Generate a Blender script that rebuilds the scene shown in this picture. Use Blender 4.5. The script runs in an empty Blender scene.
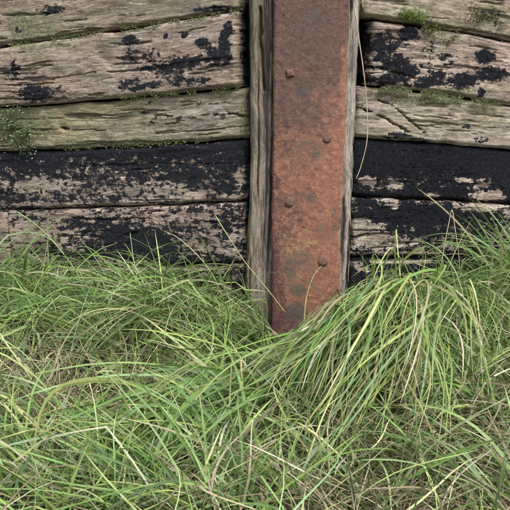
import bpy, math, random
import numpy as np
from math import radians, sin, cos, tan
from mathutils import Vector

SC = bpy.context.scene
COL = SC.collection
random.seed(7)
RNG = np.random.default_rng(11)

# ------------------------------------------------------------------ camera, sky, sun, exposure
CAM_D, CAM_H, PITCH, HALF = 2.0, 0.75, radians(13.0), radians(18.3)
TT = tan(HALF)
cd = bpy.data.cameras.new('camera'); cam = bpy.data.objects.new('camera', cd); COL.objects.link(cam)
cam.location = (0, -CAM_D, CAM_H); cam.rotation_euler = (radians(90) - PITCH, 0, 0)
cd.sensor_width = 36; cd.lens = 18 / TT; cd.clip_start = 0.02; cd.clip_end = 2000
SC.camera = cam

SUN_EL, SUN_AZ = radians(52), radians(-62)          # light from above, right and in front of the bow
w = bpy.data.worlds.new('World'); SC.world = w; w.use_nodes = True
wn = w.node_tree.nodes; wl = w.node_tree.links
sky = wn.new('ShaderNodeTexSky'); sky.sky_type = 'NISHITA'; sky.sun_disc = False
sky.sun_elevation = SUN_EL; sky.sun_rotation = radians(90) - SUN_AZ
sky.dust_density = 4.0; sky.air_density = 1.0; sky.ozone_density = 1.0
hs = wn.new('ShaderNodeHueSaturation'); hs.inputs['Saturation'].default_value = 0.4   # overcast: the blue veiled by cloud
wl.new(sky.outputs[0], hs.inputs['Color'])
wl.new(hs.outputs[0], wn['Background'].inputs[0]); wn['Background'].inputs[1].default_value = 0.115
sd = bpy.data.lights.new('sun', 'SUN'); sd.energy = 1.5; sd.angle = radians(14); sd.color = (1, .975, .94)
so = bpy.data.objects.new('sun', sd); COL.objects.link(so)
sdir = Vector((cos(SUN_EL) * cos(SUN_AZ), cos(SUN_EL) * sin(SUN_AZ), sin(SUN_EL)))
so.rotation_euler = sdir.to_track_quat('Z', 'Y').to_euler(); so.location = sdir * 30
SC.view_settings.view_transform = 'Standard'; SC.view_settings.look = 'None'
SC.view_settings.gamma = 1; SC.view_settings.use_curve_mapping = False
SC.view_settings.exposure = 1.28

# ------------------------------------------------------------------ numpy noise and geometry helpers
def _h(ix, iy, seed):
    n = (ix.astype(np.int64) * 374761393 + iy.astype(np.int64) * 668265263 + seed * 1274126177) & 0x7fffffff
    n = ((n ^ (n >> 13)) * 1274126177) & 0x7fffffff
    n = (n ^ (n >> 16)) & 0xffff
    return n / 65535.0
def vnoise(x, y, seed=0):
    x = np.asarray(x, float); y = np.asarray(y, float)
    ix = np.floor(x); iy = np.floor(y); fx = x - ix; fy = y - iy
    fx = fx * fx * fx * (fx * (fx * 6 - 15) + 10); fy = fy * fy * fy * (fy * (fy * 6 - 15) + 10)
    a = _h(ix, iy, seed); b = _h(ix + 1, iy, seed); c = _h(ix, iy + 1, seed); d = _h(ix + 1, iy + 1, seed)
    return (a + (b - a) * fx) * (1 - fy) + (c + (d - c) * fx) * fy
def fbm(x, y, seed=0, o=4, g=.5):
    s = 0; a = 1; t = 0
    for i in range(o):
        s = s + a * vnoise(x * 2 ** i + 17.3 * i, y * 2 ** i + 9.1 * i, seed + i); t += a; a *= g
    return s / t
def sstep(a, b, x):
    t = np.clip((x - a) / (b - a), 0, 1); return t * t * (3 - 2 * t)

def rake(z): return -0.085 * (np.asarray(z, float) - 0.3)          # the stem leans forward towards its head
XL, XR = -0.035, 0.275                                             # where the planking meets the stem, port / starboard
def hull_y(x, z, side):
    s = (XL - x) if side < 0 else (x - XR)
    s = np.maximum(s, -0.05)
    return rake(z) + 0.055 + 0.36 * s + 0.05 * s * np.abs(s)
FW = np.array([0, cos(PITCH), -sin(PITCH)]); UP = np.array([0, sin(PITCH), cos(PITCH)]); CP = np.array([0, -CAM_D, CAM_H])
def ray(px, py):
    return FW + np.array([(px - 255) / 255 * TT, 0, 0]) + UP * ((255 - py) / 255 * TT)
def at_y(px, py, y):                    # point of the place at depth y on the sight line
    r = ray(px, py); k = (y + CAM_D) / r[1]; return CP + r * k
def at_hull(px, py, side, off=0.0):
    y = 0.1
    for _ in range(30):
        p = at_y(px, py, y); y = float(hull_y(p[0], p[2], side)) - off
    return at_y(px, py, y)
def at_stem(px, py, off=0.0):
    y = 0
    for _ in range(30):
        p = at_y(px, py, y); y = float(rake(p[2])) - off
    return at_y(px, py, y)
def to_px(P):
    v = P - CP; d = v @ FW
    return 255 + v[..., 0] / d / TT * 255, 255 - (v @ UP) / d / TT * 255

def mesh_obj(name, verts, faces, mat, parent=None, smooth=True, attrs=None, cols=None):
    me = bpy.data.meshes.new(name)
    verts = np.asarray(verts, np.float32); faces = np.asarray(faces, np.int32)
    n, k = faces.shape
    me.vertices.add(len(verts)); me.vertices.foreach_set('co', verts.ravel())
    me.loops.add(n * k); me.loops.foreach_set('vertex_index', faces.ravel())
    me.polygons.add(n); me.polygons.foreach_set('loop_start', np.arange(0, n * k, k, dtype=np.int32))
    me.update(calc_edges=True)
    if smooth: me.polygons.foreach_set('use_smooth', np.ones(n, bool))
    for an, av in (attrs or {}).items():
        av = np.asarray(av, np.float32)
        if av.ndim == 1:
            me.attributes.new(an, 'FLOAT', 'POINT').data.foreach_set('value', av)
        else:
            me.attributes.new(an, 'FLOAT_VECTOR', 'POINT').data.foreach_set('vector', av.ravel())
    if cols is not None:
        c4 = np.ones((len(verts), 4), np.float32); c4[:, :3] = cols
        me.attributes.new('bcol', 'FLOAT_COLOR', 'POINT').data.foreach_set('color', c4.ravel())
    if mat: me.materials.append(mat)
    me.update(); me.validate()
    o = bpy.data.objects.new(name, me); COL.objects.link(o)
    if parent: o.parent = parent
    return o
def grid_faces(nu, nv):
    i = np.arange(nu - 1)[:, None]; j = np.arange(nv - 1)[None, :]
    a = i * nv + j
    return np.stack([a, a + nv, a + nv + 1, a + 1], -1).reshape(-1, 4)
def tag(o, label=None, cat=None, group=None, kind=None):
    for k, v in (('label', label), ('category', cat), ('group', group), ('kind', kind)):
        if v: o[k] = v
    return o
def empty(name, loc):
    o = bpy.data.objects.new(name, None); o.location = loc; o.empty_display_size = .1; COL.objects.link(o); return o

# ------------------------------------------------------------------ materials
class NT:
    def __init__(s, name):
        s.m = bpy.data.materials.new(name); s.m.use_nodes = True; s.t = s.m.node_tree
        s.b = s.t.nodes['Principled BSDF']; s.out = s.t.nodes['Material Output']
    def n(s, typ, **kw):
        x = s.t.nodes.new(typ)
        for k, v in kw.items(): setattr(x, k, v)
        return x
    def l(s, a, b): s.t.links.new(a, b)
    def put(s, sock, v):
        if hasattr(v, 'is_output') or isinstance(v, bpy.types.NodeSocket): s.l(v, sock)
        else: sock.default_value = v
    def attr(s, name, out='Fac'): return s.n('ShaderNodeAttribute', attribute_name=name).outputs[out]
    def vmul(s, v, k):
        x = s.n('ShaderNodeVectorMath', operation='MULTIPLY'); s.put(x.inputs[0], v); x.inputs[1].default_value = k; return x.outputs[0]
    def noise(s, v, scale, detail=5, rough=.6, dist=0, lac=2):
        x = s.n('ShaderNodeTexNoise'); s.l(v, x.inputs['Vector']); x.inputs['Scale'].default_value = scale
        x.inputs['Detail'].default_value = detail; x.inputs['Roughness'].default_value = rough; x.inputs['Distortion'].default_value = dist
        return x.outputs['Fac']
    def voro(s, v, scale, feature='F1'):
        x = s.n('ShaderNodeTexVoronoi', feature=feature); s.l(v, x.inputs['Vector']); x.inputs['Scale'].default_value = scale; return x.outputs['Distance']
    def math(s, op, a, b=None, c=None, clamp=False):
        x = s.n('ShaderNodeMath', operation=op, use_clamp=clamp)
        for i, v in enumerate((a, b, c)):
            if v is not None: s.put(x.inputs[i], v)
        return x.outputs[0]
    def ss(s, v, a, b, lo=0, hi=1):
        x = s.n('ShaderNodeMapRange', interpolation_type='SMOOTHSTEP'); s.l(v, x.inputs[0])
        x.inputs[1].default_value = a; x.inputs[2].default_value = b; x.inputs[3].default_value = lo; x.inputs[4].default_value = hi
        return x.outputs[0]
    def ramp(s, v, stops):
        x = s.n('ShaderNodeValToRGB'); s.l(v, x.inputs[0]); e = x.color_ramp.elements
        while len(e) < len(stops): e.new(.5)
        for el, (p, c) in zip(e, stops): el.position = p; el.color = (*c, 1)
        return x.outputs[0]
    def mix(s, f, a, b, mode='MIX'):
        x = s.n('ShaderNodeMix', data_type='RGBA', blend_type=mode)
        s.put(x.inputs[0], f)
        for i, v in ((6, a), (7, b)):
            if isinstance(v, tuple): x.inputs[i].default_value = (*v, 1)
            else: s.l(v, x.inputs[i])
        return x.outputs[2]
    def bump(s, h, dist, strength=1.0, nrm=None):
        x = s.n('ShaderNodeBump'); s.l(h, x.inputs['Height']); x.inputs['Distance'].default_value = dist; x.inputs['Strength'].default_value = strength
        if nrm: s.l(nrm, x.inputs['Normal'])
        return x.outputs[0]

def wood_material(name):
    """weathered timber: gc = grain coordinates in metres (along, across, piece), tar / moss / tone = how much of each the piece carries"""
    T = NT(name); gc = T.attr('gc', 'Vector'); tc = T.n('ShaderNodeTexCoord').outputs['Object']
    tone = T.attr('tone'); tarc = T.attr('tar'); mossc = T.attr('moss'); grey = T.attr('grey'); crk_or_shade = T.attr('crack_or_shade')
    fine = T.noise(T.vmul(gc, (34, 360, 1)), 1, 5, .65, .5)
    fib = T.noise(T.vmul(gc, (55, 800, 1)), 1, 3, .6, .3)
    mid = T.noise(T.vmul(gc, (13, 90, 1)), 1, 9, .72, .8)
    broad = T.noise(T.vmul(gc, (8, 22, 1)), 1, 6, .65, .5)
    flk = T.noise(tc, 85, 7, .72)
    pink = T.ramp(mid, [(.30, (.055, .042, .034)), (.41, (.165, .112, .088)), (.50, (.335, .238, .190)), (.66, (.54, .43, .36))])
    olive = T.ramp(mid, [(.30, (.045, .04, .022)), (.41, (.135, .108, .055)), (.50, (.255, .205, .11)), (.66, (.44, .385, .25))])
    gr = T.ramp(mid, [(.30, (.05, .046, .042)), (.41, (.165, .15, .135)), (.50, (.32, .295, .265)), (.66, (.52, .49, .445))])
    c = T.mix(tone, pink, olive)
    c = T.mix(grey, c, gr)
    c = T.mix(T.ss(fine, .34, .47, .8, 0), c, (.045, .034, .028))                # dark open grain
    c = T.mix(T.ss(broad, .46, .66, 0, .68), c, (.085, .068, .056))
    c = T.mix(T.ss(T.noise(T.vmul(gc, (11, 14, 1)), 1, 7, .7, .4), .54, .70, 0, .45), c, (.30, .30, .26))   # grey-green lichen bloom                # weather stain
    c = T.mix(T.ss(flk, .54, .70, 0, .5), c, (.52, .47, .41))                    # pale bloom on the fibres
    c = T.mix(T.ss(T.noise(tc, 140, 5, .7), .58, .68, 0, .7), c, (.05, .042, .036))   # specks of dirt
    c = T.mix(T.ss(fib, .38, .48, .55, 0), c, (.06, .046, .038))                 # fibres
    c = T.mix(T.math('MULTIPLY', T.ss(fib, .56, .68, 0, .3), 1), c, (.56, .47, .40))
    c = T.mix(crk_or_shade, c, (.03, .024, .02))
    c = T.mix(T.math('MULTIPLY', T.ss(T.noise(tc, 11, 5, .65), .38, .62, .1, 1), T.math('MULTIPLY', mossc, .75), clamp=True), c, T.ramp(mid, [(.3, (.04, .042, .016)), (.5, (.19, .185, .085)), (.7, (.40, .38, .22))]))
    # algae and moss film
    mn = T.noise(tc, 38, 7, .7)
    mm = T.math('ADD', mn, T.math('MULTIPLY', T.math('SUBTRACT', mossc, .5), .9))
    mmask = T.ss(mm, .45, .68)
    mcol = T.ramp(T.noise(tc, 160, 4, .6), [(.3, (.035, .042, .018)), (.5, (.11, .125, .06)), (.7, (.26, .28, .18))])
    c = T.mix(T.math('MULTIPLY', mmask, .8), c, mcol)
    # old tar coat, cracked and flaking
    tv = T.vmul(tc, (.8, .8, 1.0))
    n1 = T.noise(tv, 72, 10, .74, .25); n2 = T.noise(T.vmul(gc, (22, 75, 1)), 1, 6, .65)
    nn = T.math('ADD', T.math('MULTIPLY', n1, .62), T.math('MULTIPLY', n2, .38))
    tm = T.math('ADD', T.math('MULTIPLY', nn, 2.7), T.math('SUBTRACT', tarc, .5))
    tmask = T.ss(tm, 1.335, 1.37)
    blist = T.noise(tc, 120, 7, .74, .6)
    tcol = T.ramp(blist, [(.3, (.004, .0045, .007)), (.50, (.008, .009, .014)), (.61, (.018, .020, .029)), (.72, (.12, .12, .125))])  # the palest stop paints glints of the crust into the colour
    tcol = T.mix(T.ss(tm, 1.36, 1.55, .5, 0), tcol, (.026, .025, .029))         # thin worn film near its edges
    c = T.mix(T.ss(tm, 1.27, 1.345, 0, .35), c, (.06, .052, .048))
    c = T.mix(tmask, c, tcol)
    T.l(c, T.b.inputs['Base Color'])
    T.l(T.math('SUBTRACT', .92, T.math('MULTIPLY', tmask, .36)), T.b.inputs['Roughness'])
    T.l(T.math('SUBTRACT', .35, T.math('MULTIPLY', tmask, .17)), T.b.inputs['Specular IOR Level'])
    hgt = T.math('ADD', T.math('ADD', T.math('MULTIPLY', fine, .8), T.math('MULTIPLY', fib, .5)), T.math('MULTIPLY', mid, 1.0))
    hgt = T.math('ADD', hgt, T.math('MULTIPLY', flk, .8))
    hgt = T.math('MULTIPLY', hgt, T.math('SUBTRACT', 1, T.math('MULTIPLY', tmask, .7)))
    rough_t = T.math('MULTIPLY', tmask, T.math('ADD', .55, T.math('MULTIPLY', blist, T.math('MULTIPLY', T.attr('blister'), 7))))
    hgt = T.math('ADD', hgt, rough_t)
    hgt = T.math('ADD', hgt, T.math('MULTIPLY', mmask, T.math('MULTIPLY', mn, .8)))
    T.l(T.bump(hgt, .0026), T.b.inputs['Normal'])
    return T.m

def rust_material(name):
    T = NT(name); tc = T.n('ShaderNodeTexCoord').outputs['Object']
    org = T.attr('orange'); dk = T.attr('dark'); yl = T.attr('ochre'); edge = T.attr('edge')
    n1 = T.noise(tc, 24, 9, .7); n2 = T.noise(tc, 330, 5, .7); n3 = T.noise(tc, 85, 6, .68, .3)
    brown = T.ramp(n3, [(.25, (.055, .034, .03)), (.45, (.085, .050, .042)), (.58, (.125, .071, .056)), (.78, (.20, .122, .098))])
    orange = T.ramp(n3, [(.25, (.12, .05, .034)), (.45, (.190, .085, .056)), (.58, (.255, .120, .078)), (.78, (.36, .205, .145))])
    c = T.mix(T.ss(T.math('ADD', n1, T.math('MULTIPLY', T.math('SUBTRACT', org, .5), .9)), .36, .64), brown, orange)
    c = T.mix(T.ss(T.math('ADD', n3, T.math('MULTIPLY', T.math('SUBTRACT', yl, .5), .8)), .5, .68, 0, .8), c, (.27, .19, .085))
    c = T.mix(T.ss(T.math('ADD', n3, T.math('MULTIPLY', T.math('SUBTRACT', dk, .5), .9)), .42, .66, 0, .85), c, (.060, .062, .052))
    sp = T.ss(n2, .55, .66)
    c = T.mix(T.math('MULTIPLY', sp, .75), c, (.055, .026, .024))
    sp2 = T.ss(T.noise(tc, 240, 3, .6), .60, .74, 0, .3)
    c = T.mix(sp2, c, (.42, .25, .17))
    pit = T.noise(tc, 150, 5, .7)
    c = T.mix(T.ss(T.math('ADD', pit, T.math('MULTIPLY', T.math('SUBTRACT', edge, .5), .6)), .48, .58, 0, .8), c, (.06, .026, .027))
    T.l(c, T.b.inputs['Base Color']); T.b.inputs['Roughness'].default_value = .82; T.b.inputs['Metallic'].default_value = 0
    T.b.inputs['Specular IOR Level'].default_value = .35
    h = T.math('ADD', T.math('MULTIPLY', n2, .8), T.math('MULTIPLY', pit, .9))
    h = T.math('ADD', h, T.math('MULTIPLY', n3, .9))
    T.l(T.bump(h, .0016), T.b.inputs['Normal'])
    return T.m

def blade_material(name, transl=.28):
    T = NT(name); c = T.attr('bcol', 'Color'); tc = T.n('ShaderNodeTexCoord').outputs['Object']
    m = T.noise(tc, 70, 4, .6)
    ac = T.attr('acr'); rib = T.ss(T.math('ABSOLUTE', T.math('SUBTRACT', ac, .5)), .02, .12, .35, 0)
    vein = T.math('MULTIPLY', T.math('ADD', T.math('SINE', T.math('MULTIPLY', ac, 40.0)), 1), .09)
    c = T.mix(T.math('ADD', rib, 0), c, (.46, .52, .30))
    c = T.mix(vein, c, (.05, .08, .02))
    c2 = T.mix(T.ss(m, .52, .78, 0, .3), c, (.30, .27, .15))
    c2 = T.mix(T.ss(T.noise(tc, 260, 3, .6), .52, .7, 0, .25), c2, (.06, .055, .03))
    T.l(c2, T.b.inputs['Base Color']); T.b.inputs['Roughness'].default_value = .48; T.b.inputs['Specular IOR Level'].default_value = .42
    tr = T.n('ShaderNodeBsdfTranslucent'); T.l(T.mix(.35, c2, (.24, .36, .09)), tr.inputs[0])
    mx = T.n('ShaderNodeMixShader'); mx.inputs[0].default_value = transl
    T.l(T.b.outputs[0], mx.inputs[1]); T.l(tr.outputs[0], mx.inputs[2]); T.l(mx.outputs[0], T.out.inputs[0])
    return T.m
def soil_material(name):
    T = NT(name); tc = T.n('ShaderNodeTexCoord').outputs['Object']
    n1 = T.noise(tc, 9, 6, .65); n2 = T.noise(tc, 120, 6, .7)
    c = T.ramp(n2, [(.3, (.02, .015, .01)), (.5, (.055, .04, .027)), (.7, (.11, .085, .055))])
    c = T.mix(T.ss(n1, .45, .6, 0, .7), c, (.05, .06, .025))
    T.l(c, T.b.inputs['Base Color']); T.b.inputs['Roughness'].default_value = .95
    T.l(T.bump(n2, .01), T.b.inputs['Normal'])
    return T.m
WOOD = wood_material('weathered_tarred_timber'); RUST = rust_material('rusted_iron')
GRASS = blade_material('grass_blade'); STRAW = blade_material('dry_grass', .12); SOIL = soil_material('dark_soil')
MOSSM = blade_material('moss_leaf', .2)

# ------------------------------------------------------------------ ground
def ground_z(x, y):
    x = np.asarray(x, float); y = np.asarray(y, float)
    r = np.sqrt((x / 1.6) ** 2 + ((y + .2) / 1.2) ** 2)
    near = np.exp(-r ** 2)
    return (fbm(x * 2.2 + 5, y * 2.2 + 3, 3, 4) - .5) * .10 * near + .05 * np.exp(-((y - .05) / .25) ** 2) * np.exp(-(x / 1.8) ** 2) + (fbm(x * .05, y * .05, 9, 3) - .5) * .6 * (1 - near)
def axis(lo, hi, step, far):
    a = np.arange(lo, hi + 1e-6, step); g = np.geomspace(step * 1.5, far, 34)
    return np.concatenate([lo - g[::-1], a, hi + g])
gx = axis(-1.6, 1.6, .025, 400); gy = axis(-1.8, 1.0, .025, 400)
X, Y = np.meshgrid(gx, gy, indexing='ij')
g = mesh_obj('ground', np.stack([X, Y, ground_z(X, Y)], -1).reshape(-1, 3), grid_faces(len(gx), len(gy)), SOIL)
tag(g, 'dark soil under the long grass', 'ground', kind='structure')

# ------------------------------------------------------------------ the hull: planks
hull = empty('boat_hull', (0.12, 0.1, 0))
tag(hull, 'bow of an old tarred timber boat with a rusty iron stem band', 'boat')
HI = -np.array(hull.location)
def seam(pts, side):
    P = np.array([at_hull(px, py, side) for px, py in pts])
    k = np.polyfit(P[:, 0], P[:, 2], 2 if len(pts) > 3 else 1); lo, hi = P[:, 0].min(), P[:, 0].max(); d = np.polyder(k)
    def f(x):
        xc = np.clip(x, lo, hi); return np.polyval(k, xc) + np.polyval(d, xc) * (x - xc)
    return f
SL = [seam(p, -1) for p in (
    [(8, -26), (75, -32), (140, -38), (240, -50)],
    [(8, 46), (75, 36.5), (140, 26), (190, 19), (242, 9)],
    [(8, 107), (40, 106), (75, 103), (140, 96.5), (180, 93), (242, 87)],
    [(8, 152), (75, 150), (140, 147), (185, 142.5), (247, 139)],
    [(8, 210), (80, 209), (140, 206.5), (190, 203.5), (240, 203)],
    [(8, 267), (75, 267), (140, 266.5), (245, 264)],
    [(8, 325), (75, 328), (140, 330), (245, 332)])]
SR = [seam(p, 1) for p in (
    [(372, -45), (410, -38), (458, -28), (503, -20)],
    [(366, 19), (410, 24), (458, 32), (503, 40)],
    [(362, 85), (400, 89), (439, 94), (500, 104)],
    [(356, 139), (390, 140), (423, 143), (503, 150)],
    [(352, 197), (400, 199), (450, 201), (503, 204)],
    [(350, 258), (390, 258), (440, 257), (503, 257)],
    [(350, 325), (390, 324), (440, 322), (503, 320)])]
for k_, S in enumerate((SL, SR)):
    t0 = S[0]; S.insert(0, lambda x, f=t0: f(x) + .17)

def seg_dist(px, py, pts):
    d = np.full(px.shape, 1e9); 
    for (ax, ay), (bx, by) in zip(pts[:-1], pts[1:]):
        vx, vy = bx - ax, by - ay; t = np.clip(((px - ax) * vx + (py - ay) * vy) / (vx * vx + vy * vy), 0, 1)
        d = np.minimum(d, np.hypot(px - ax - t * vx, py - ay - t * vy))
    return d
def blobs(px, py, L, base=0.0, mx=True):
    r = np.full(px.shape, float(base))
    for cx, cy, rx, ry, s in L:
        e = np.exp(-np.maximum(((px - cx) / rx) ** 2 + ((py - cy) / ry) ** 2 - .25, 0) * 1.05)
        r = r + (s - r) * e
    return np.clip(r, 0, 1)
PID = [0]
def plank(side, top, bot, x_in, x_out, proud=0.0, tar=(), tarbase=0.0, moss=(), mossbase=0.0, tone=0.0, grey=0.0, cracks=(), knots=(), blister=.35, gap=.003, toneb=(), greyb=()):
    PID[0] += 1; sd_ = PID[0] * 13
    lo, hi = min(x_in, x_out), max(x_in, x_out)
    a = np.arange(max(lo, -.86), min(hi, .92), .0021)
    xs = np.unique(np.concatenate([[lo], np.arange(lo, hi, .03)[(np.arange(lo, hi, .03) < -.86) | (np.arange(lo, hi, .03) > .92)], a, [hi]])) if len(a) else np.linspace(lo, hi, 30)
    hgt = float(np.mean(top(xs) - bot(xs))); nv = max(40, int(hgt / .0021)); nu = len(xs)
    v = np.linspace(0, 1, nv)
    zt = top(xs) - gap + (fbm(xs * 14, xs * 0, sd_, 4) - .5) * .008; zb = bot(xs) + gap + (fbm(xs * 14, xs * 0 + 5, sd_ + 1, 4) - .5) * .008
    XX = np.repeat(xs[:, None], nv, 1); ZZ = zb[:, None] + (zt - zb)[:, None] * v[None]
    # ragged ends
    endn = (fbm(ZZ * 30, ZZ * 0 + sd_, sd_ + 2, 4) - .5) * .012
    XX = XX + endn * np.clip(1 - np.abs(XX - x_in) / .05, 0, 1)
    YY = hull_y(XX, ZZ, side)
    P = np.stack([XX, YY, ZZ], -1); px, py = to_px(P)
    U = XX / .94; V = ZZ - (zb + zt)[:, None] / 2 * .6
    kd = 0
    for (kx, ky, kr) in knots:                                  # the grain bends round knots
        q = at_hull(kx, ky, side); kr_ = kr * .0027
        dx = (XX - q[0]) / (kr_ * 2.6); dz = (ZZ - q[2]) / kr_
        e = np.exp(-(dx ** 2 + dz ** 2)); V = V + e * np.sign(dz) * -.4 * kr_ * np.minimum(np.abs(dz), 1); kd = kd + np.exp(-((dx * 2.6) ** 2 + dz ** 2) * 3)
    V = V + (fbm(U * 3.5, V * 5, sd_ + 3, 3) - .5) * .024
    gcv = np.stack([U, V, np.full_like(U, PID[0] * 3.7)], -1)
    if tarbase == 0: tar = [(a_, b_, c_ * 1.25, d_ * 1.3, min(e_ + .07, 1)) for a_, b_, c_, d_, e_ in tar]
    T_ = blobs(px, py, tar, tarbase); smooth_t = 1 - .75 * sstep(.5, .75, T_)
    # relief
    edge = np.minimum(ZZ - zb[:, None], zt[:, None] - ZZ)
    eend = np.abs(XX - x_in)
    wear = .009 + .008 * fbm(XX * 9, ZZ * 3, sd_ + 4, 3)
    D = proud + (fbm(XX * 4, ZZ * 9, sd_ + 5, 3) - .5) * .006
    D = D - .011 * (1 - sstep(0, 1, edge / wear)) ** 2 - .010 * (1 - sstep(0, .012, eend)) ** 2
    gN = fbm(U * 15, V * 90, sd_ + 6, 4, .6); D = D + (gN - .5) * .0026 + (fbm(XX * 90, ZZ * 120, sd_ + 16, 3) - .5) * .0014
    g2 = fbm(U * 6, V * 95, sd_ + 7, 4); D = D - .0042 * sstep(.675, .70, g2) * smooth_t                     # shakes along the grain
    D = D - kd * .004 if knots else D
    ck_or_shade = np.zeros_like(D) + .7 * sstep(.66, .71, g2) * smooth_t
    for pts, wpx, dep in cracks:
        d = seg_dist(px + (fbm(px * .3, py * .3, sd_ + 8, 3) - .5) * 3, py + (fbm(px * .3 + 9, py * .3, sd_ + 9, 3) - .5) * 3, pts)
        e = np.exp(-(d / (wpx * .72)) ** 2) * sstep(.25, .42, fbm(px * .09, py * .3, sd_ + 19, 2)); D = D - dep * e; ck_or_shade = np.maximum(ck_or_shade, np.clip(e * 1.2, 0, 1))
    D = D + .0012 * T_ + blister * T_ * ((np.abs(fbm(XX * 95, ZZ * 110, sd_ + 10, 3, .6) - .5) * -.020 + .002) * sstep(.35, .62, fbm(XX * 9, ZZ * 14, sd_ + 21, 3)))
    nrm = np.array([-.34 if side < 0 else .34, -.94, 0.0])
    P = P + D[..., None] * nrm
    M_ = blobs(px, py, moss, mossbase)
    to = np.clip(blobs(px, py, toneb, tone) + (fbm(XX * 6, ZZ * 12, sd_ + 11, 3) - .5) * .5, 0, 1)
    gy_ = np.clip(blobs(px, py, greyb, grey) + (fbm(XX * 5, ZZ * 15, sd_ + 12, 3) - .5) * .7, 0, 1)
    # wrap the rim back 45 mm so the board has thickness
    idx_u = np.concatenate([[0], np.arange(nu), [nu - 1]]); idx_v = np.concatenate([[0], np.arange(nv), [nv - 1]])
    G = lambda A: A[idx_u][:, idx_v]
    P2 = G(P).copy(); rim = np.zeros(P2.shape[:2], bool); rim[0] = rim[-1] = True; rim[:, 0] = rim[:, -1] = True
    P2[rim] -= nrm * .07
    T_ = G(T_).copy(); T_[-1 if side < 0 else 0] = .8; M_ = G(M_).copy(); M_[-1 if side < 0 else 0] = .35  # rim at the stem: dark end grain, with rabbet shade put into its colour
    flat = lambda A: G(A).reshape(-1)
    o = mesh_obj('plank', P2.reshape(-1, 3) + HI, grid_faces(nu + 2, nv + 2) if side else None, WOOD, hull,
                 attrs=dict(gc=G(gcv).reshape(-1, 3), tar=T_.ravel(), moss=M_.ravel(), tone=flat(to), grey=flat(gy_), crack_or_shade=flat(ck_or_shade), blister=np.full(P2.shape[0] * P2.shape[1], blister)))
    return o
def xh(px, py, side): return at_hull(px, py, side)[0]
FARL, FARR = -1.7, 1.95
L0 = plank(-1, SL[0], SL[1], xh(240, -20, -1), FARL, mossbase=.3, tone=.3)
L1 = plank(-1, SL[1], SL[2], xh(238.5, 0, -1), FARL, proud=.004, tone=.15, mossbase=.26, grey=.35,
     moss=[(35, 25, 34, 20, .66), (90, 20, 40, 10, .45), (60, 38, 45, 5, .6), (150, 24, 60, 4, .6), (215, 12, 28, 6, .6), (130, 8, 70, 8, .35)], tar=[(55, 10, 22, 5, .45), (20, 30, 6, 6, .4), (215, 9, 25, 4, .5)])  # last tar blob puts the shadow of the top seam into the colour
L2 = plank(-1, SL[2], SL[3], xh(238.5, 50, -1), FARL, proud=.012, tone=.08, grey=.2, mossbase=.14,
     moss=[(30, 56, 20, 9, .5), (50, 45, 40, 4, .62), (120, 30, 50, 3, .6), (150, 96, 60, 3, .55), (100, 95, 30, 4, .4), (239, 60, 4, 40, .5)],
     tar=[(14, 70, 8, 10, .52), (38, 93, 15, 8, .68), (62, 92, 8, 6, .4), (132, 41, 8, 6, .6), (131, 57, 8, 4, .45), (150, 52, 14, 5, .42), (137, 85, 18, 6, .55), (165, 68, 26, 8, .5), (190, 62, 18, 6, .56), (205, 44, 7, 6, .6), (226, 50, 7, 16, .68), (231, 29, 4, 6, .6), (168, 36, 3, 3, .6), (186, 35, 3, 4, .6), (190, 82, 25, 6, .46), (215, 57, 8, 8, .5)],
     cracks=[([(30, 82), (60, 78), (100, 72)], .8, .003), ([(60, 100), (110, 95)], .7, .003)], knots=[(165, 55, 9), (110, 63, 7)])
L3 = plank(-1, SL[3], SL[4], xh(246.5, 110, -1), FARL, proud=-.002, tone=.9, mossbase=.34, grey=.3, toneb=[(205, 115, 45, 22, .25)], greyb=[(205, 115, 45, 22, .75), (60, 125, 40, 14, .1)],
     moss=[(20, 125, 28, 22, .8), (100, 144, 110, 6, .55), (180, 138, 60, 4, .55), (200, 95, 40, 4, .6), (140, 100, 30, 5, .55), (244, 115, 5, 25, .6), (45, 120, 10, 20, .55)],
     tar=[(100, 118, 26, 12, .12), (185, 122, 24, 9, .3), (150, 118, 12, 16, .28), (63, 128, 3, 2, .5)], knots=[(64, 128, 12)],
     cracks=[([(60, 128), (68, 129)], 1.6, .006), ([(213, 115), (226, 113), (247, 117)], 1.6, .012), ([(165, 125), (195, 118)], .9, .004)])
L4 = plank(-1, SL[4], SL[5], xh(246.5, 170, -1), FARL, proud=-.004, tone=.1, grey=.25, tarbase=.62,
     tar=[(125, 151, 140, 8, .84), (75, 168, 60, 12, .60), (40, 164, 30, 9, .72), (150, 170, 50, 12, .70), (215, 168, 36, 14, .64), (100, 174, 36, 12, .54), (40, 186, 30, 7, .28), (95, 190, 40, 9, .54), (150, 192, 50, 9, .48), (200, 197, 50, 7, .36), (30, 200, 28, 6, .55), (228, 188, 8, 6, .75), (193, 180, 8, 8, .7), (239, 178, 4, 12, .3), (100, 205, 120, 3, .35)],
     knots=[(47, 196, 6), (193, 180, 7)], moss=[(246, 180, 3, 30, .6)])
xb = xh(11, 240, -1)
L5 = plank(-1, SL[5], SL[6], xh(244, 235, -1), xb, proud=.002, tone=.05, grey=.3, tarbase=.46, mossbase=.06,
     tar=[(32, 218, 14, 4, .6), (25, 235, 16, 14, .2), (70, 214, 24, 5, .3), (88, 222, 18, 6, .6), (120, 235, 30, 10, .70), (60, 245, 26, 8, .46), (110, 255, 50, 7, .70), (150, 245, 26, 14, .74), (190, 225, 16, 6, .55), (215, 238, 24, 8, .4), (160, 216, 30, 5, .42), (230, 222, 12, 18, .58), (210, 262, 50, 5, .66), (60, 262, 50, 4, .45)],
     knots=[(182, 219, 6), (75, 240, 7)], cracks=[([(120, 236), (137, 232)], 1.5, .008), ([(90, 247), (130, 243)], 1, .005), ([(165, 232), (178, 235)], 1.2, .006)], blister=.5)
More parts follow.
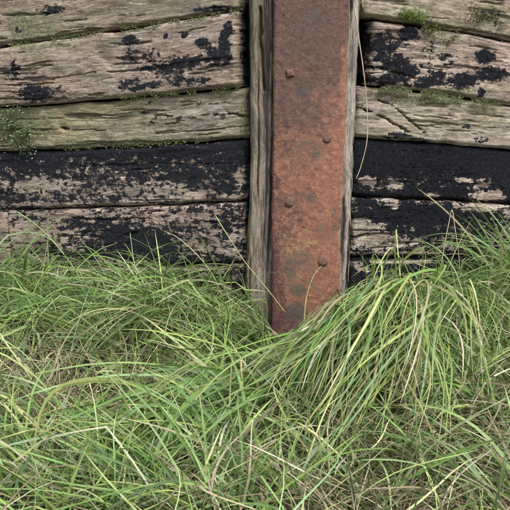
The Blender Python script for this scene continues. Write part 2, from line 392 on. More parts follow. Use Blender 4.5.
L5b = plank(-1, SL[5], SL[6], xb - .007, FARL, tarbase=.3, tone=.3)
L6 = plank(-1, SL[6], SL[7], xh(244, 290, -1), FARL, proud=-.001, tone=.05, tarbase=.56, grey=.3, tar=[(130, 268, 90, 4, .2), (70, 290, 30, 12, .6)], blister=.5)
R0 = plank(1, SR[0], SR[1], xh(366, -20, 1), FARR, mossbase=.3, tone=.4)
R1 = plank(1, SR[1], SR[2], xh(362, 10, 1), FARR, proud=.010, tone=.35, grey=.35, mossbase=.44, moss=[(412, 16, 14, 7, .85), (440, 27, 22, 7, .55), (487, 16, 14, 10, .6), (372, 14, 20, 6, .5)], tar=[(487, 14, 12, 8, .4)])
R2 = plank(1, SR[2], SR[3], xh(371.5, 50, 1), FARR, proud=.008, tone=.05, grey=.3, mossbase=.06,
     moss=[(434, 32, 14, 8, .6), (440, 90, 70, 4, .6), (395, 68, 20, 4, .5)],
     tar=[(383, 45, 13, 14, .62), (409, 31, 10, 14, .6), (395, 62, 14, 6, .56), (404, 71, 12, 5, .66), (385, 80, 16, 5, .66), (418, 83, 16, 4, .58), (434, 77, 9, 7, .66), (423, 67, 8, 6, .5), (427, 50, 9, 12, .36), (460, 81, 14, 8, .58), (483, 56, 10, 7, .62), (490, 75, 18, 6, .70), (480, 92, 5, 4, .55), (445, 60, 12, 8, .4), (375, 64, 10, 5, .5)],
     cracks=[([(366, 66), (385, 70), (413, 78)], 1.5, .008), ([(440, 55), (500, 62)], .9, .003)], blister=.8)
R3 = plank(1, SR[3], SR[4], xh(355, 115, 1), FARR, proud=.003, tone=.3, grey=.55, mossbase=.22,
     moss=[(440, 100, 60, 6, .68), (430, 124, 30, 14, .5), (490, 118, 20, 18, .5), (380, 135, 20, 6, .4)], tar=[(395, 136, 16, 4, .5), (465, 126, 5, 3, .5), (480, 140, 10, 4, .45), (420, 141, 10, 3, .5)],
     cracks=[([(352, 107), (372, 112), (388, 120), (408, 132)], 1.5, .012), ([(378, 100), (392, 106), (405, 116), (424, 133)], 1.3, .010), ([(440, 118), (480, 122)], .8, .004)], knots=[(450, 112, 8)])
R4 = plank(1, SR[4], SR[5], xh(354, 165, 1), FARR, proud=-.003, tone=.1, grey=.3, tarbase=.92, blister=1.0,
     tar=[(440, 182, 80, 10, .70), (380, 184, 30, 8, .62), (480, 172, 30, 8, .75), (368, 180, 9, 4, .18), (395, 185, 7, 5, .25), (465, 180, 7, 3, .35), (490, 196, 18, 6, .2), (480, 185, 14, 7, .45), (432, 196, 10, 3, .4)], knots=[(403, 153, 4)])
R5 = plank(1, SR[5], SR[6], xh(352, 230, 1), FARR, proud=.001, tone=.2, grey=.5, tarbase=.50, blister=.9, mossbase=.12,
     tar=[(415, 214, 66, 9, .95), (365, 205, 12, 5, .68), (480, 207, 20, 4, .12), (360, 226, 12, 8, .25), (372, 238, 16, 8, .2), (480, 240, 22, 14, .62), (400, 240, 24, 8, .38), (430, 232, 30, 8, .68), (395, 205, 4, 6, .2), (440, 248, 30, 4, .5)],
     cracks=[([(352, 238), (368, 234)], 2, .008), ([(400, 251), (470, 253)], 1, .006)], knots=[(395, 243, 6)])
R6 = plank(1, SR[6], SR[7], xh(350, 290, 1), FARR, proud=-.002, tarbase=.72, tone=.1, grey=.3, tar=[(400, 262, 40, 2, .2), (360, 268, 10, 5, .4)], blister=.7)

# backing sheet added behind the outer planks so that seams are dark
def inner(side):
    xs = np.linspace(XL - 1.66, XL + .02, 60) if side < 0 else np.linspace(XR - .02, XR + 1.7, 60)
    zs = np.linspace(-.05, 1.3, 20); A, B = np.meshgrid(xs, zs, indexing='ij')
    P = np.stack([A, hull_y(A, B, side) + .085, B], -1).reshape(-1, 3)
    P = np.concatenate([P, P + [0, .03, 0]]); f = grid_faces(60, 20); f = np.concatenate([f, f[:, ::-1] + 1200])
    n = len(P); m = dict(gc=P * [1, 1, 1], tar=np.full(n, .75), moss=np.full(n, .3), tone=np.full(n, .6), grey=np.full(n, .2), crack_or_shade=np.full(n, .0), blister=np.full(n, .3))  # high tar level puts the shade of the recess into the colour
    mesh_obj('dark_backing', P + HI, f, WOOD, hull, attrs=m)
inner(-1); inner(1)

# fastenings in the planks: old treenails and bolt heads
def lathe(name, prof, c, nrm, mat, parent, origin, seg=20, attrs=None, jitter=0.0, square=False):
    nrm = np.array(nrm, float); nrm /= np.linalg.norm(nrm); a = np.cross(nrm, [0, 0, 1.0]); a /= np.linalg.norm(a); b = np.cross(a, nrm)
    V = []
    for r, h in prof:
        for k in range(seg):
            t = 2 * math.pi * k / seg; rr = r * (1 + jitter * (random.random() - .5))
            if square: rr *= min(1.25, .92 / max(abs(cos(t + .2)), abs(sin(t + .2))))
            V.append(c + a * rr * cos(t) + b * rr * sin(t) + nrm * h)
    V = np.array(V) + origin; n = len(prof); F = []
    for i in range(n - 1):
        for k in range(seg): F.append((i * seg + k, i * seg + (k + 1) % seg, (i + 1) * seg + (k + 1) % seg, (i + 1) * seg + k))
    m = len(V)
    at = {k: np.full(m, float(v)) for k, v in (attrs or {}).items()}; at['gc'] = V * 1.0
    return mesh_obj(name, V, F, mat, parent, attrs=at)
WA = dict(tar=.3, moss=.1, tone=.2, grey=.4, crack_or_shade=0, blister=.3)
def treenail(pl, px, py, side, rpx, off, tar=.3, moss=.1, ring=True):
    c = at_hull(px, py, side); nrm = (-.34 if side < 0 else .34, -.94, 0); r = rpx * .0028
    lathe('treenail', [(r * .95, -.012), (r, off - .0025), (r * .88, off - .0004), (r * .5, off - .001), (.0004, off - .0006)], c, nrm, WOOD, pl, HI, 22, dict(WA, tar=min(tar + .12, .8), moss=moss, grey=.4), .2)
def boltring(pl, px, py, side, rpx, off):
    c = at_hull(px, py, side); nrm = (-.34 if side < 0 else .34, -.94, 0); r = rpx * .0028
    lathe('bolt', [(r, -.01), (r, off + .003), (r * .85, off + .005), (r * .7, off + .003), (r * .62, off + .001), (r * .3, off + .0035), (.0004, off + .004)], c, nrm, RUST, pl, HI, 22, dict(orange=.1, dark=.85, ochre=.1, edge=.7), .25)
treenail(L2, 223, 31, -1, 4.6, .011, .5); treenail(L2, 220, 74, -1, 4.2, .012, .45)
treenail(L2, 168, 36, -1, 2.4, .013, .65); treenail(L2, 186, 35, -1, 2.6, .013, .65); treenail(L2, 187, 75, -1, 3, .013, .35, .3)
boltring(L3, 223, 116, -1, 2.4, -.003); treenail(L3, 199, 101, -1, 2.6, .001, .1)
treenail(L4, 227, 151, -1, 4.8, -.003, .75); treenail(L4, 227, 189, -1, 4.4, -.003, .68); treenail(L4, 191, 153, -1, 2.8, -.003, .2); treenail(L4, 163, 156, -1, 3.4, -.003, .15)
treenail(L4, 47, 197, -1, 3.4, -.003, .35); treenail(L4, 181, 160, -1, 4, -.003, .4)
treenail(L5, 182, 219, -1, 4.8, .003, .12); treenail(L5, 215, 213, -1, 3, .003, .4); treenail(L5, 226, 236, -1, 3.6, .003, .6)
treenail(R4, 403, 153, 1, 3, -.002, .7); treenail(R3, 371, 126, 1, 3, .004, .2); treenail(R2, 384, 30, 1, 3.2, .008, .6); treenail(R5, 366, 212, 1, 3.2, .002, .7); treenail(R3, 451, 113, 1, 3.2, .004, .15)

# ------------------------------------------------------------------ stem post and iron band
def stem():
    zs = np.arange(-.05, 1.32, .0035)
    xl0, xr0 = at_stem(251, 60, -.014)[0], at_stem(358, 60, -.014)[0]
    side = np.arange(.17, .0, -.006)
    nfront = 110
    sec = [('l', d) for d in side] + [('f', t) for t in np.linspace(0, 1, nfront)] + [('r', d) for d in side[::-1]]
    nz, ns = len(zs), len(sec); P = np.zeros((nz, ns, 3)); GC = np.zeros_like(P); mo = np.zeros((nz, ns)); gr = np.zeros((nz, ns)); ck_or_shade = np.zeros((nz, ns))
    wl_ = (fbm(zs * 7, zs * 0, 71, 4) - .5) * .012 - .012 * sstep(.6, .2, zs)
    wr_ = (fbm(zs * 9, zs * 0, 83, 4) - .5) * .006
    perim = 0
    for j, (k, d) in enumerate(sec):
        zj = zs
        if k == 'l': x = xl0 + wl_ - d * .05; y = rake(zj) + .02 + d; per = -.0 - d
        elif k == 'r': x = xr0 + wr_ + d * .05; y = rake(zj) + .02 + d; per = .3 + d
        else:
            x = (xl0 + wl_) + (xr0 + wr_ - xl0 - wl_) * d; e = np.minimum(d, 1 - d) * (xr0 - xl0); per = d * .3
            y = rake(zj) + .016 + .012 * np.clip(1 - e / .012, 0, 1) ** 2
        n = fbm(zj * 8, zj * 0 + per * 70, 91, 4, .6); n2 = fbm(zj * 3.5, zj * 0 + per * 95, 97, 4)
        dis = (n - .5) * .007 - .010 * sstep(.58, .68, n2)
        P[:, j] = np.stack([x + (dis if k == 'r' else (-dis if k == 'l' else 0 * dis)), y - (dis if k == 'f' else 0 * dis), zj], -1)
        GC[:, j] = np.stack([zj + .3, np.full(nz, per) + (fbm(zj * 3, zj * 0 + per * 4, 33, 3) - .5) * .03, np.full(nz, 77.)], -1)
        ck_or_shade[:, j] = np.maximum(.8 * sstep(.6, .68, n2), .26 if (k == 'l' or (k == 'f' and d < .5)) else .05)  # port cheek darkened all over: partly dark wood, partly shade put into the colour
        mo[:, j] = .50 if k != 'f' else (.42 * np.clip(1 - d / .12, 0, 1) + .06) * 1.0
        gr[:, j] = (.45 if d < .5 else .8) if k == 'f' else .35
    # the long split in the port cheek
    px, py = to_px(P)
    d_ = seg_dist(px + (fbm(py * .1, py * 0, 5, 3) - .5) * 3, py, [(260, 8), (261, 45), (263, 60), (264, 90)])
    e = np.exp(-(d_ / 1.3) ** 2) * (np.abs(P[..., 1] - rake(P[..., 2]) - .016) < .02); P[..., 1] += e * .02; ck_or_shade = np.maximum(ck_or_shade, e)
    tz = np.full((nz, ns), .25); mo = mo * (.6 + .8 * fbm(P[..., 2] * 6, px * .03, 41, 3))
    n = nz * ns
    return mesh_obj('stem_post', P.reshape(-1, 3) + HI, grid_faces(nz, ns)[:, ::-1], WOOD, hull, attrs=dict(gc=GC.reshape(-1, 3), tar=np.full(n, 0.), moss=mo.ravel(), tone=tz.ravel(), grey=gr.ravel(), crack_or_shade=ck_or_shade.ravel(), blister=np.full(n, .2)))
stem()

def band():
    xl, xr = at_stem(273, 60, .005)[0], at_stem(347.2, 60, .005)[0]
    zb = -.02
    zs = np.arange(zb, 1.30, .0026); ns_f = 92; lip = np.array([.03, .024, .018, .012, .006])
    t = np.linspace(0, 1, ns_f); tot = len(lip) * 2 + ns_f
    nz = len(zs); P = np.zeros((nz, tot, 3))
    el = (fbm(zs * 22, zs * 0, 51, 4) - .5) * .004; er = (fbm(zs * 20, zs * 0, 57, 4) - .5) * .006
    er = er - .006 * np.exp(-((zs - at_stem(340, 232)[2]) / .02) ** 2)
    L = xl + el; R = xr + er
    for j in range(tot):
        if j < len(lip): x = L; y = rake(zs) - .010 + lip[j]
        elif j >= tot - len(lip): x = R; y = rake(zs) - .010 + lip[::-1][j - tot + len(lip)]
        else:
            q = t[j - len(lip)]; x = L + (R - L) * q; e = min(q, 1 - q) * (xr - xl)
            y = rake(zs) - .0125 - .004 * (1 - (2 * q - 1) ** 2) + .005 * max(0, 1 - e / .006) ** 2
        P[:, j] = np.stack([x, y, zs + 0 * zs], -1)
    A, B = P[..., 0], P[..., 2]
    f = slice(len(lip), tot - len(lip))
    rel = (fbm(A * 90, B * 90, 61, 4, .65) - .5) * .0015 + (fbm(A * 9, B * 9, 63, 3) - .5) * .0018 - .0007 * sstep(.62, .72, fbm(A * 45, B * 45, 67, 3))
    P[:, f, 1] -= rel[:, f]
    px, py = to_px(P)
    # waste at the foot of the band
    P[..., 2] += np.where(B < zb + .02, (fbm(A * 30, A * 0, 69, 3) - .5) * .012, 0)
    org = blobs(px, py, [(310, 20, 70, 60, .10), (300, 100, 60, 40, .30), (310, 170, 60, 40, .56), (335, 190, 14, 70, .75), (312, 225, 50, 20, .58), (320, 245, 24, 16, .9), (320, 285, 30, 30, .85), (285, 250, 14, 30, .5), (345, 100, 5, 60, .7)], .45)
    dk = blobs(px, py, [(309, 150, 18, 14, .62), (306, 165, 8, 18, .45), (302, 88, 9, 14, .6), (310, 200, 7, 14, .5), (302, 258, 16, 12, .55), (290, 270, 8, 14, .58), (310, 270, 8, 8, .5), (298, 290, 12, 8, .64), (296, 312, 14, 12, .72), (312, 20, 34, 14, .5), (308, 50, 28, 24, .46), (325, 235, 16, 12, .5), (335, 215, 6, 20, .5), (322, 228, 10, 8, .5), (315, 14, 8, 8, .55), (300, 30, 10, 8, .5)], .12)
    oc = blobs(px, py, [(300, 230, 22, 6, .5), (296, 250, 16, 16, .62), (310, 243, 24, 6, .6), (325, 275, 14, 24, .4), (290, 235, 10, 8, .5), (345, 30, 5, 30, .3), (300, 290, 24, 24, .5)], .12)
    ed = blobs(px, py, [(273, 270, 7, 45, .78), (275, 320, 9, 14, .8), (276, 183, 6, 8, .7), (341, 225, 4, 14, .6), (272, 150, 3, 90, .6), (290, 225, 26, 14, .5), (280, 300, 7, 30, .6)], .2)
    n = nz * tot
    b = mesh_obj('iron_band', P.reshape(-1, 3) + HI, grid_faces(nz, tot)[:, ::-1], RUST, hull, attrs=dict(orange=org.ravel(), dark=dk.ravel(), ochre=oc.ravel(), edge=ed.ravel()))
    b['label'] = 'rusty orange and brown iron band up the front of the stem'
    for (x, y, r, sq, o_) in ((290, 73, 3.4, True, .45), (327, 138.5, 3.6, False, .3), (289.5, 202, 4.2, False, .25), (323, 261, 4.6, False, .35)):
        c = at_stem(x, y, .0155); rr = r * .0027
        lathe('rivet', [(rr * 1.25, -.004), (rr * 1.1, .0015), (rr * 1.02, .0022), (rr * .9, .0040), (rr * .55, .0050), (.0004, .0048)], c, (0, -1, .06), RUST, b, HI, 20, dict(orange=o_, dark=.2, ochre=.1, edge=.42), .14, sq)
band()

# ------------------------------------------------------------------ grass
def clampers(P):
    """keep blades above the soil and in front of planks, stem and iron"""
    x, z = P[..., 0], P[..., 2]
    lim = np.where(x < -.03, hull_y(x, z, -1), np.where(x > .285, hull_y(x, z, 1), rake(z) - .022)) - .016
    P[..., 1] = np.minimum(P[..., 1], lim)
    gz = ground_z(P[..., 0], P[..., 1]); P[..., 2] = np.maximum(P[..., 2], gz + .002)
    return P
GREENS = np.array([(.105, .215, .046), (.155, .285, .070), (.210, .345, .105), (.180, .290, .140), (.285, .400, .175), (.070, .140, .035), (.19, .33, .065)])
YELL = np.array([(.38, .43, .15), (.46, .47, .22), (.32, .40, .12)])
STRW = np.array([(.42, .37, .24), (.33, .28, .17), (.52, .48, .36)])
DEAD = np.array([(.12, .083, .05), (.185, .132, .08), (.065, .045, .028), (.27, .215, .14)])
def spines(root, L, az, tilt, curl, M=11, twist=0, wob=.25, pw=1.3):
    """centre lines of N leaves: they leave the soil at `tilt` from upright and bow over by `curl` along azimuth az"""
    N = len(L); s = np.linspace(0, 1, M); P = np.zeros((N, M, 3)); P[:, 0] = root
    kink = RNG.uniform(.35, .8, N); kk = (RNG.random(N) < .18) * RNG.uniform(.4, 1.3, N)       # some leaves are folded over
    th_prev = None
    for k in range(1, M):
        q = s[k]; th = tilt + curl * q ** pw + kk * (q > kink); a = az + twist * q + wob * np.sin(q * 5 + RNG.uniform(0, .01, N) * 0 + root[:, 0] * 90)
        th = np.minimum(th, 2.75)
        d = np.stack([np.sin(th) * np.cos(a), np.sin(th) * np.sin(a), np.cos(th)], -1)
        P[:, k] = P[:, k - 1] + d * (L / (M - 1))[:, None]
    return P
def ribbons(P, W, roll=None, fold=.25):
    N, M, _ = P.shape; s = np.linspace(0, 1, M)
    T = np.gradient(P, axis=1); T /= np.linalg.norm(T, axis=2, keepdims=True) + 1e-9
    ref = np.zeros((N, 1, 3)); ref[..., 2] = 1; 
    S = np.cross(T, ref + 0 * T); ln = np.linalg.norm(S, axis=2, keepdims=True)
    r0 = RNG.normal(size=(N, 1, 3)) * .35; S = S + r0 - (T * r0).sum(2, keepdims=True) * T; S /= np.linalg.norm(S, axis=2, keepdims=True) + 1e-9
    Nn = np.cross(S, T)
    if roll is None: roll = RNG.normal(0, .55, N)
    ro = roll[:, None] + RNG.normal(0, .6, N)[:, None] * s[None]
    S2 = S * np.cos(ro)[..., None] + Nn * np.sin(ro)[..., None]; N2 = np.cross(S2, T)
    W = W * 1.25
    prof = np.minimum(1, .55 + s * 2.2) * np.sqrt(np.clip(1 - s ** 3.2, 0, 1)) * (1 - .35 * s)
    prof[-1] = .03
    w_ = W[:, None] * prof[None] * .5
    V = np.stack([P - S2 * w_[..., None], P + N2 * (w_ * fold)[..., None], P + S2 * w_[..., None]], 2)
    base = (np.arange(N) * M * 3)[:, None, None]; k = (np.arange(M - 1) * 3)[None, :, None]; c = np.arange(2)[None, None]
    a = base + k + c
    F = np.stack([a, a + 1, a + 4, a + 3], -1).reshape(-1, 4)
    return V.reshape(-1, 3), F
def blade_cols(N, M, kind, jit=.16):
    """kind: (share of green, yellow, straw, dead)"""
    u = RNG.random(N); cum = np.cumsum(kind); C = np.zeros((N, 3))
    for i, pal in enumerate((GREENS, YELL, STRW, DEAD)):
        m = (u >= (cum[i - 1] if i else 0)) & (u <= cum[i] + 1e-9); C[m] = pal[RNG.integers(0, len(pal), m.sum())]
    C = C * np.exp(RNG.normal(0, jit, (N, 1))) * np.exp(RNG.normal(0, .025, (N, 3)))
    s = np.linspace(0, 1, M)[None, :, None]
    base = np.array([.30, .28, .16])[None, None]; tip = np.array([.42, .36, .18])[None, None]
    bw = np.clip(1 - s / .22, 0, 1) * RNG.uniform(.2, .8, (N, 1, 1)); tw = np.clip((s - .8) / .2, 0, 1) * (RNG.random((N, 1, 1)) < .6) * RNG.uniform(.2, .9, (N, 1, 1))
    K = C[:, None] * (1 - bw) + base * bw; K = K * (1 - tw) + tip * tw
    return np.repeat(K.reshape(-1, 3), 3, 0)
class Patch:
    def __init__(s): s.V = []; s.F = []; s.C = []; s.n = 0
    def add(s, V, F, C): s.V.append(V); s.F.append(F + s.n); s.C.append(C); s.n += len(V)
    def build(s, name, mat, parent=None, off=None):
        V = np.concatenate(s.V)
        return mesh_obj(name, V if off is None else V - off, np.concatenate(s.F), mat, parent, cols=np.concatenate(s.C), attrs=dict(acr=np.tile([0, .5, 1], len(V) // 3)))
def lodge(P, k):
    """how tall the sward stands: beaten down, lowest round the foot of the iron band"""
    r = P[:, 0]; x, y = r[:, 0], r[:, 1]
    H = (.15 + .03 * sstep(-.1, .15, y)) * (1 - .22 * sstep(.05, -.05, x) * sstep(-.95, -.75, x))
    H = H * k * np.exp(RNG.normal(0, .34, len(x)))
    h = (P[..., 2] - r[:, None, 2]).max(1); f = np.minimum(1, H / np.maximum(h, 1e-4))
    P[..., 2] = r[:, None, 2] + (P[..., 2] - r[:, None, 2]) * f[:, None]
    return P
def clear_of_band(P):
    """few leaves stand or hang in front of the foot of the iron band"""
    slope = .338 - .080 * np.clip((P[..., 0] - .09) / .15, 0, 1)
    lim = CAM_H - (CAM_D + P[..., 1]) * slope
    bad = ((P[..., 0] > .035) & (P[..., 0] < .250) & (P[..., 2] > lim)).any(1)
    return ~bad | (RNG.random(len(P)) < .003)
def make(patch, x, y, L, W, az, tilt, curl, kind, M=11, wob=.25, jit=.16, zoff=0, fold=.25, pw=1.3, hcap=1.0, tw=0.0):
    N = len(x); y = np.minimum(y, np.where(x < -.03, hull_y(x, .05, -1), np.where(x > .285, hull_y(x, .05, 1), -.03)) - .03)
    root = np.stack([x, y, ground_z(x, y) - .004 + zoff], -1)
    P = spines(root, L, az, tilt, curl, M, tw + RNG.normal(0, .35 if tw == 0 else .15, N), wob, pw)
    P = clampers(lodge(P, hcap)); ok = clear_of_band(P)
    if not ok.any(): return False
    P = P[ok]; W = W[ok]; N = len(P)
    V, F = ribbons(P, W, None, fold); patch.add(V, F, blade_cols(N, M, kind, jit)); return True
R_ = RNG
def U(a, b, n): return R_.uniform(a, b, n)
def Nn(a, b, n): return R_.normal(a, b, n)
DG = radians

# thatch of dead leaves lying near the soil
th = Patch(); n = 11000
x = U(-1.15, 1.2, n); y = U(-1.3, .45, n)
make(th, x, y, U(.05, .24, n), U(.0012, .0036, n), U(0, 6.28, n), Nn(1.1, .35, n), U(.1, 1.0, n), (.10, .08, .12, .70), 7, zoff=R_.exponential(.018, n))
n = 3600; x = U(.10, .9, n); y = U(-1.0, -.45, n)
make(th, x, y, U(.05, .22, n), U(.0015, .0045, n), np.where(R_.random(n) < .5, Nn(DG(190), .6, n), U(0, 6.28, n)), Nn(1.25, .3, n), U(.0, .7, n), (.02, .05, .09, .84), 7, zoff=R_.exponential(.022, n))
n = 900; x = Nn(-.42, .16, n); y = Nn(-.42, .10, n)
make(th, x, y, U(.06, .24, n), U(.0015, .004, n), U(0, 6.28, n), Nn(1.0, .4, n), U(.0, .9, n), (.02, .08, .2, .7), 7, zoff=R_.exponential(.02, n))
tag(th.build('dead_grass', STRAW), 'matted dead brown and straw grass lying on the soil', 'dead grass', kind='stuff')

gr = Patch()
# short sward everywhere, thin where the thatch shows
def hole(x, y):
    h = .95 * np.exp(-((x + .40) / .17) ** 2 - ((y + .35) / .10) ** 2) + .85 * np.exp(-((x + .33) / .09) ** 2 - ((y + .52) / .05) ** 2)
    return np.maximum(h, .48 * sstep(.16, .30, x) * sstep(-.46, -.56, y))
def thin(x, y, f=1.0):
    k = (R_.random(len(x)) > hole(x, y) * f); return x[k], y[k], int(k.sum())
n = 6000; x = U(-1.2, 1.25, n); y = U(-1.35, .5, n); keep = (fbm(x * 5, y * 5, 201, 3) + .12 * R_.random(n) > .52); x, y, n = thin(x[keep], y[keep])
make(gr, x, y, U(.06, .18, n), U(.0018, .0046, n), U(0, 6.28, n), np.abs(Nn(.4, .35, n)), U(.0, 1.2, n), (.84, .13, .03, 0), 8, hcap=1.2)
# long leaves in tufts: each tuft leans its own way
for q in range(330):
    cx, cy = U(-1.1, 1.15, 1)[0], U(-.95, .40, 1)[0]
    if R_.random() < hole(np.array([cx]), np.array([cy]))[0] * .85: continue
    n = int(U(6, 17, 1)[0]); az = Nn(DG(225), .7, 1)[0] if R_.random() < .5 else U(0, 6.28, 1)[0]
    gn = U(.6, .95, 1)[0]; yl = (1 - gn) * .55; l0 = U(.16, .40, 1)[0]; cu = U(.2, 1.5, 1)[0]; ti = U(.25, .9, 1)[0]
    make(gr, cx + Nn(0, .022, n), cy + Nn(0, .018, n), l0 * U(.7, 1.15, n), U(.0024, .0068, n), Nn(az, .34, n), np.abs(Nn(ti, .15, n)), np.abs(Nn(cu, .25, n)), (gn, yl, (1 - gn) * .35, (1 - gn) * .1), 13, hcap=1.25)
# stiff straight ones
n = 2100; x = U(-1.1, 1.15, n); y = U(-.95, .40, n); x, y, n = thin(x, y, .9)
make(gr, x, y, U(.14, .34, n), U(.0022, .006, n), U(0, 6.28, n), np.abs(Nn(.58, .35, n)), U(.0, .6, n), (.80, .13, .06, .01), 9, wob=.08, hcap=1.35)
# back fringe against the planks, port side
n = 520; x = U(-1.05, -.02, n); y = hull_y(x, .1, -1) - np.abs(Nn(.08, .06, n))
make(gr, x, y, U(.16, .38, n), U(.002, .0055, n), np.where(R_.random(n) < .5, Nn(DG(200), .7, n), Nn(DG(340), .7, n)), np.abs(Nn(.4, .28, n)), U(.3, 1.7, n), (.76, .15, .08, .01), 13, hcap=.85)
# back fringe, starboard side
n = 600; x = U(.30, 1.1, n); y = hull_y(x, .1, 1) - np.abs(Nn(.08, .06, n))
make(gr, x, y, U(.18, .40, n), U(.002, .0052, n), np.where(R_.random(n) < .6, Nn(DG(260), .7, n), Nn(DG(330), .6, n)), np.abs(Nn(.3, .25, n)), U(.4, 1.9, n), (.76, .14, .09, .01), 13, hcap=1.05)
# a few taller ones standing clear of the rest
n = 30; x = np.concatenate([U(-.8, -.05, 17), U(.36, .9, 13)]); y = np.where(x < 0, hull_y(x, .1, -1), hull_y(x, .1, 1)) - U(.05, .22, n)
make(gr, x, y, U(.26, .42, n), U(.0026, .005, n), U(0, 6.28, n), np.abs(Nn(.2, .15, n)), U(.2, 1.9, n), (.75, .2, .05, 0), 14, hcap=2.2)
# short growth round the foot of the band
n = 900; x = U(.0, .30, n); y = U(-.42, -.03, n)
make(gr, x, y, U(.05, .15, n), U(.002, .005, n), U(0, 6.28, n), np.abs(Nn(.4, .35, n)), U(.2, 1.4, n), (.80, .12, .07, .01), 9)
# left foreground: short fresh shoots
n = 800; x = U(-.75, .05, n); y = U(-.9, -.5, n)
make(gr, x, y, U(.07, .17, n), U(.0028, .0056, n), U(0, 6.28, n), np.abs(Nn(.45, .3, n)), U(.1, 1.0, n), (.92, .06, .02, 0), 8)
tag(gr.build('grass', GRASS), 'long tangled green grass covering the ground below the hull', 'grass', kind='stuff')

# tussocks that can be told apart: every large leaf a part of its own, fine leaves joined
def tussock(label, cx, cy, rx, ry, nbig, nfine, az, azs, L, W, tilt, curl, kind, M=15, hc=1.1, tw=0.0):
    o = empty('grass_tussock', (cx, cy, float(ground_z(cx, cy)))); off = np.array(o.location)
    tag(o, label, 'grass tussock', 'grass tussocks at the foot of the hull')
    f = Patch(); n = nfine
    make(f, cx + Nn(0, rx, n), cy + Nn(0, ry, n), U(L[0] * .7, L[1], n), U(W[0] * .45, W[0], n), Nn(az, azs * 1.15, n), np.abs(Nn(tilt, .2, n)), U(curl[0] * .8, curl[1] * 1.05, n), kind, M, hcap=hc, tw=tw)
    s = f.build('fine_leaves', GRASS, o, off); s['kind'] = 'stuff'
    for i in range(nbig):
        p = Patch(); ok = False
        for _ in range(12):
            if ok: break
            ok = make(p, cx + Nn(0, rx, 1), cy + Nn(0, ry, 1), U(*L, 1), U(*W, 1), Nn(az, azs, 1), np.abs(Nn(tilt, .16, 1)), U(*curl, 1), kind, M, hcap=hc, tw=tw)
        if ok: p.build('leaf', GRASS, o, off)
    return o
tussock('big pale drooping tussock hanging forward just right of the iron band', .325, -.05, .06, .055, 270, 620, DG(266), .14, (.55, .98), (.0045, .0095), .34, (1.45, 2.1), (.60, .26, .13, .01), M=18, hc=1.42, tw=-.45)
tussock('tall arching tussock against the tarred planks left of the iron band', -.20, .04, .09, .04, 60, 200, DG(200), 1.1, (.34, .56), (.0035, .007), .3, (1.2, 2.2), (.74, .16, .09, .01))
tussock('bright upright wide-leaved tussock against the planks below the bushy moss clump', -.74, .16, .05, .04, 45, 110, DG(320), .9, (.3, .48), (.005, .009), .25, (.5, 1.4), (.90, .08, .02, 0), hc=1.2)
tussock('dark green tussock standing tall against the planks beyond the folded dry stalk', .80, .16, .06, .04, 45, 150, DG(200), .9, (.32, .52), (.004, .008), .2, (.5, 1.5), (.88, .08, .04, 0), hc=1.5)
tussock('wide bluish tussock sweeping low and away from the hull in front of the band', .03, -.30, .09, .06, 75, 90, DG(240), .22, (.40, .70), (.0045, .0095), .75, (.75, 1.15), (.84, .10, .06, 0), hc=.95)
tussock('thin mixed tussock drooping forward below the lower starboard planks', .58, .06, .08, .06, 60, 260, DG(290), .5, (.3, .5), (.003, .0065), .3, (1.4, 2.3), (.66, .16, .15, .03))
tussock('small fresh tussock growing across the foot of the iron band', .15, -.10, .09, .03, 40, 140, DG(235), 1.2, (.16, .32), (.0035, .007), .3, (.5, 1.5), (.85, .11, .04, 0))
tussock('tangled green tussock beside the bare patch of dead thatch', -.56, -.02, .11, .07, 55, 150, DG(195), .9, (.28, .46), (.0035, .008), .6, (.8, 1.6), (.80, .12, .08, 0), hc=1.0)

# single stalks
def stalk(name, label, cat, pts, r, col, group=None, knots=(), flat=False):
    P = np.array([at_y(a, b, y) for a, b, y in pts])
    m = 6 * (len(P) - 1) + 1; t = np.linspace(0, len(P) - 1, m); Q = np.zeros((m, 3))
    for i, tt in enumerate(t):                                   # Catmull-Rom
        k = min(int(tt), len(P) - 2); f = tt - k; p0, p1, p2, p3 = P[max(k - 1, 0)], P[k], P[k + 1], P[min(k + 2, len(P) - 1)]
        Q[i] = .5 * ((2 * p1) + (-p0 + p2) * f + (2 * p0 - 5 * p1 + 4 * p2 - p3) * f * f + (-p0 + 3 * p1 - 3 * p2 + p3) * f ** 3)
    off = Q[0].copy()
    if flat:
        Wd = np.array([r * 2]); V, F = ribbons(Q[None], Wd, np.array([.2]), .3)
    else:
        seg = 7; V = []; T = np.gradient(Q, axis=0)
        for i in range(m):
            tv = T[i] / np.linalg.norm(T[i]); a = np.cross(tv, [.3, 1, .2]); a /= np.linalg.norm(a); b = np.cross(tv, a); s_ = i / (m - 1)
            rr = r * (1 - .45 * s_) * (1 + sum(k_[1] * math.exp(-((s_ - k_[0]) / k_[2]) ** 2) for k_ in knots)) * random.uniform(.88, 1.12)
            if i in (0, m - 1): rr *= .2
            for k in range(seg): V.append(Q[i] + a * rr * cos(2 * math.pi * k / seg) + b * rr * sin(2 * math.pi * k / seg))
        V = np.array(V); F = np.array([(i * seg + k, i * seg + (k + 1) % seg, (i + 1) * seg + (k + 1) % seg, (i + 1) * seg + k) for i in range(m - 1) for k in range(seg)])
    o = mesh_obj(name, V - off, F, STRAW, cols=np.array(col)[None] * np.exp(RNG.normal(0, .12, (len(V), 1)))); o.location = off
    return tag(o, label, cat, group)
SG = 'single dry stalks'
S1 = (.50, .42, .29); S2 = (.40, .33, .22)
hy = lambda a, b, o: float(at_hull(a, b, 1)[1]) - o
stalk('dry_stalk', 'thin dry stalk hanging down beside the right edge of the stem', 'stalk', [(354, 2, -.07), (359, 40, -.05), (364, 75, -.03), (367, 108, -.01), (367, 140, -.0), (361, 166, -.0), (356, 179, .0)], .0017, S1, SG)
